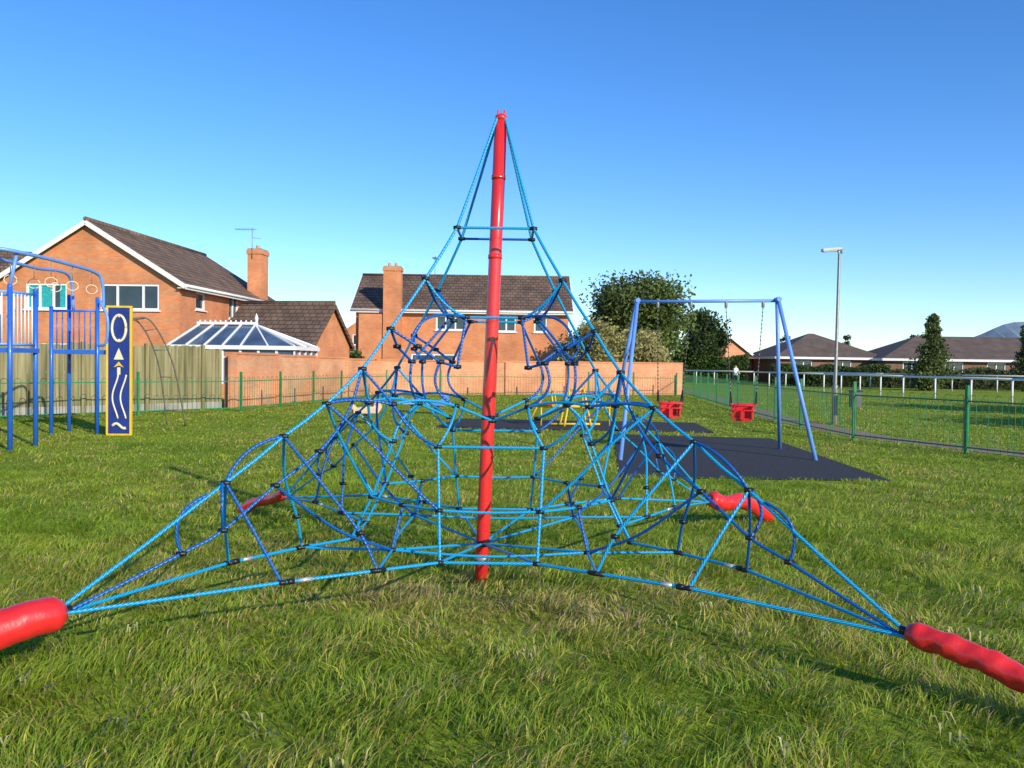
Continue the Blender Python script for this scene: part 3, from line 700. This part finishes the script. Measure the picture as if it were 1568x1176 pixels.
for i in range(6):
    y=15.4+i*.38; x=-8.57 if i%2 else -9.1
    b.tube([(x,y,3.35),(x,y,3.08)],.007,STEEL,5)
    b.tube([(x+.09*math.cos(a),y+.05*math.cos(a),2.98+.09*math.sin(a)) for a in np.linspace(0,6.283,13)],.009,CREAM,6)
for x,y,h in ((-9.55,18.3,2.9),(-8.35,18.2,2.4),(-9.5,17.5,2.6),(-8.55,17.5,2.8)): T((x,y,0),(x,y,h),.04,BLUEP); b.ball((x,y,h),.045,BLUEP)
b.tube([(-9.1,18.6,0),(-9.1,18.6,2.6)],.04,BLACKP,10)
b.box(-9.55,-8.35,17.5,18.3,1.66,1.75,BLUEP)
for k in range(9):
    x=-9.5+k*.115; T((x,17.5,1.76),(x,17.5,2.55),.013,BLUEP,6)
T((-9.5,17.5,2.55),(-8.55,17.5,2.55),.02,BLUEP)
b.tube(spline([(-8.55,17.5,1.85),(-8.3,17.35,1.9),(-8.25,17.3,2.4),(-8.45,17.4,2.75)],6),.03,LBLUE,8)
pa=spline([(-8.45,18.25,2.45),(-8.2,18.7,2.35),(-8.05,19.3,1.5),(-8.12,20.0,.0)],8); pc=spline([(-8.2,18.25,2.45),(-7.95,18.7,2.40),(-7.72,19.3,1.5),(-7.68,20.0,.0)],8)
b.tube(pa,.017,DSTEEL,8); b.tube(pc,.017,DSTEEL,8)
for k in range(6,len(pa)-1,4): T(pa[k],pc[k],.011,DSTEEL,6)
T((-9.7,15.4,0),(-9.7,15.4,1.3),.03,YELL)
b.build('posts_and_rails',e)
p=MB()
def pb_(x0,x1,z0,z1,y,m): p.box(x0,x1,y-.012,y+.012,z0,z1,m)
p.box(-.24,.24,-.02,.02,0,2.64,NAVY)
for x in (-.235,.235): p.box(x-.02,x+.02,-.03,.03,0,2.66,YELL)
p.box(-.215,.215,-.03,.03,2.62,2.66,YELL); p.box(-.215,.215,-.03,.03,.0,.04,YELL)
ringp=[(.14*math.cos(a),-.03,2.2+.27*math.sin(a)) for a in np.linspace(0,6.283,21)]; p.tube(ringp,.028,CREAM,6)
for zz in (1.95,2.45): p.ball((0,-.022,zz),.035,CREAM)
p.poly([(-.1,-.034,1.56),(.1,-.034,1.56),(0,-.034,1.80)],CREAM); p.poly([(-.1,-.034,1.40),(0,-.034,1.52),(.1,-.034,1.40),(0,-.034,1.44)],YELL); pb_(-.03,.03,1.25,1.4,-.026,CREAM)
for sx in (-.07,.09): p.tube([(sx+.06*math.sin(z*6),-.025,z) for z in np.linspace(.35,1.25,22)],.018,CREAM,6)
p.tube([(-.13+.3*t,-.025,.2+.05*math.sin(t*6)) for t in np.linspace(0,.9,10)],.03,CREAM,6)
p.build('activity_panel',e,loc=(-8.05,17.4,0),rz=R(4))

# ---------------------------------------------------------------- small play things on the far mat
e=root('seesaw',(1.65,21.9,0),R(8)); b=MB()
b.tube([(-1.0,0,.52),(1.0,0,.50)],.05,YELL,10)
for s in (-1,1):
    b.tube(spline([(s*.35,-.28,0),(s*.22,-.2,.7),(s*.2,0,.95),(s*.22,.2,.7),(s*.35,.28,0)],6),.028,YELL,8)
    b.tube(spline([(s*.55,-.2,.52),(s*.6,-.2,.85),(s*.6,.2,.85),(s*.55,.2,.52)],5),.022,YELL,8)
    b.box(s*.8-.16,s*.8+.16,-.16,.16,.55,.60,RED); b.tube([(s*.9,0,0),(s*.9,0,.5)],.022,YELL,8)
b.tube([(-.65,0,.05),(.65,0,.05)],.03,YELL,8); b.tube([(-.2,0,.95),(.2,0,.95)],.025,YELL,8); b.tube([(-1.2,0,.12),(-1.0,0,.5),(-.6,0,1.15),(-.3,0,1.15)],.022,YELL,8)
b.build('beam_seats_and_handles',e)
def springer(loc,rz,cm,cs,s=1):
    e=root('spring_rider',loc,rz); e.scale=(s,s,s); b=MB()
    b.tube([(.09*math.cos(a),.09*math.sin(a),.02+.3*a/25) for a in np.linspace(0,25,90)],.014,BLACKP,6)
    b.prism([(-.42,.34),(.36,.34),(.48,.55),(.40,.78),(.28,.80),(.20,.56),(-.30,.52),(-.46,.66)],-.14,-.11,cm); b.prism([(-.42,.34),(.36,.34),(.48,.55),(.40,.78),(.28,.80),(.20,.56),(-.30,.52),(-.46,.66)],.11,.14,cm)
    b.box(-.26,.12,-.108,.108,.48,.52,cs); b.tube([(.3,-.26,.66),(.3,.26,.66)],.018,BLACKP,6); b.tube([(0,-.26,.28),(0,.26,.28)],.018,BLACKP,6)
    b.box(-.2,.2,-.108,.108,.31,.34,BLACKP); b.build('body_and_spring',e)
springer((-3.7,21.6,0),R(20),M('cream_plastic',(.62,.42,.28),.5),M('orange_plastic',(.6,.16,.03),.4),.8); springer((-2.3,26.0,0),R(-10),LBLUE,RED,.8); springer((-3.1,26.6,0),R(15),LBLUE,YELL,.8)

# ---------------------------------------------------------------- distant person by the rail
e=root('person',(17.9,68,0),R(30)); me=D.meshes.new('body')
vs=[(0,0,.92),(0,0,1.15),(0,0,1.40),(0,0,1.52),(0,0,1.66),(-.1,0,.88),(-.12,.12,.48),(-.12,.05,.06),(.1,0,.88),(.11,-.12,.5),(.11,-.3,.08),(-.19,0,1.38),(-.24,-.08,1.12),(-.22,-.25,.98),(.19,0,1.38),(.24,-.08,1.12),(.22,-.25,.98),(-.12,-.08,.03),(.11,-.42,.05)]
es=[(0,1),(1,2),(2,3),(3,4),(0,5),(5,6),(6,7),(0,8),(8,9),(9,10),(2,11),(11,12),(12,13),(2,14),(14,15),(15,16),(7,17),(10,18)]
me.from_pydata(vs,es,[]); o=D.objects.new('body',me); COL.objects.link(o); o.parent=e
sk=o.modifiers.new('skin','SKIN'); rad=[.15,.15,.17,.06,.11,.1,.075,.05,.1,.075,.05,.07,.05,.04,.07,.05,.04,.04,.04]
for i,rd in enumerate(rad): me.skin_vertices[0].data[i].radius=(rd,rd)
me.skin_vertices[0].data[0].use_root=True
o.modifiers.new('sub','SUBSURF').levels=1
def personmat():
    m,nt,b=newmat('clothing_and_skin'); L=nt.links.new
    tc=N(nt,'ShaderNodeTexCoord'); sx=N(nt,'ShaderNodeSeparateXYZ'); L(tc.outputs['Object'],sx.inputs[0])
    mr=N(nt,'ShaderNodeMath',operation='DIVIDE'); mr.inputs[1].default_value=1.8; L(sx.outputs[2],mr.inputs[0])
    r=ramp(nt,[(0,(.03,.03,.05)),(.49,(.6,.62,.62)),(.82,(.55,.32,.22)),(.95,(.05,.03,.02))]); r.color_ramp.interpolation='CONSTANT'
    L(mr.outputs[0],r.inputs['Fac']); L(r.outputs['Color'],b.inputs['Base Color']); b.inputs['Roughness'].default_value=.8; return m
me.materials.append(personmat())
# ---------------------------------------------------------------- light, sky, camera
AZ,EL=R(38),R(23)
Sv=Vector((math.sin(AZ)*math.cos(EL),-math.cos(AZ)*math.cos(EL),math.sin(EL)))
sl=D.lights.new('sun','SUN'); sl.energy=5.0; sl.angle=R(.5); sl.color=(1,.91,.72)
so=D.objects.new('sun',sl); COL.objects.link(so); so.rotation_euler=Sv.to_track_quat('Z','Y').to_euler()
w=D.worlds.new('World'); SC.world=w; w.use_nodes=True; nt=w.node_tree
sk=nt.nodes.new('ShaderNodeTexSky'); sk.sky_type='NISHITA'; sk.sun_disc=False; sk.sun_elevation=EL; sk.sun_rotation=R(142); sk.air_density=.95; sk.dust_density=0.0; sk.ozone_density=5.0
hs=nt.nodes.new('ShaderNodeHueSaturation'); hs.inputs['Hue'].default_value=.508; hs.inputs['Saturation'].default_value=1.18; hs.inputs['Value'].default_value=1.38
nt.links.new(sk.outputs[0],hs.inputs['Color']); nt.links.new(hs.outputs[0],nt.nodes['Background'].inputs[0]); nt.nodes['Background'].inputs[1].default_value=.15
cam=D.cameras.new('camera'); cam.lens=29.85; cam.sensor_width=36; cam.clip_end=6000; cam.clip_start=.05
co=D.objects.new('camera',cam); COL.objects.link(co); SC.camera=co
co.matrix_world=Matrix.Translation((0,0,1.6))@Matrix.Rotation(R(90-1.41),4,'X')@Matrix.Rotation(R(.8),4,'Z')
SC.view_settings.view_transform='Standard'; SC.view_settings.look='None'; SC.view_settings.exposure=0
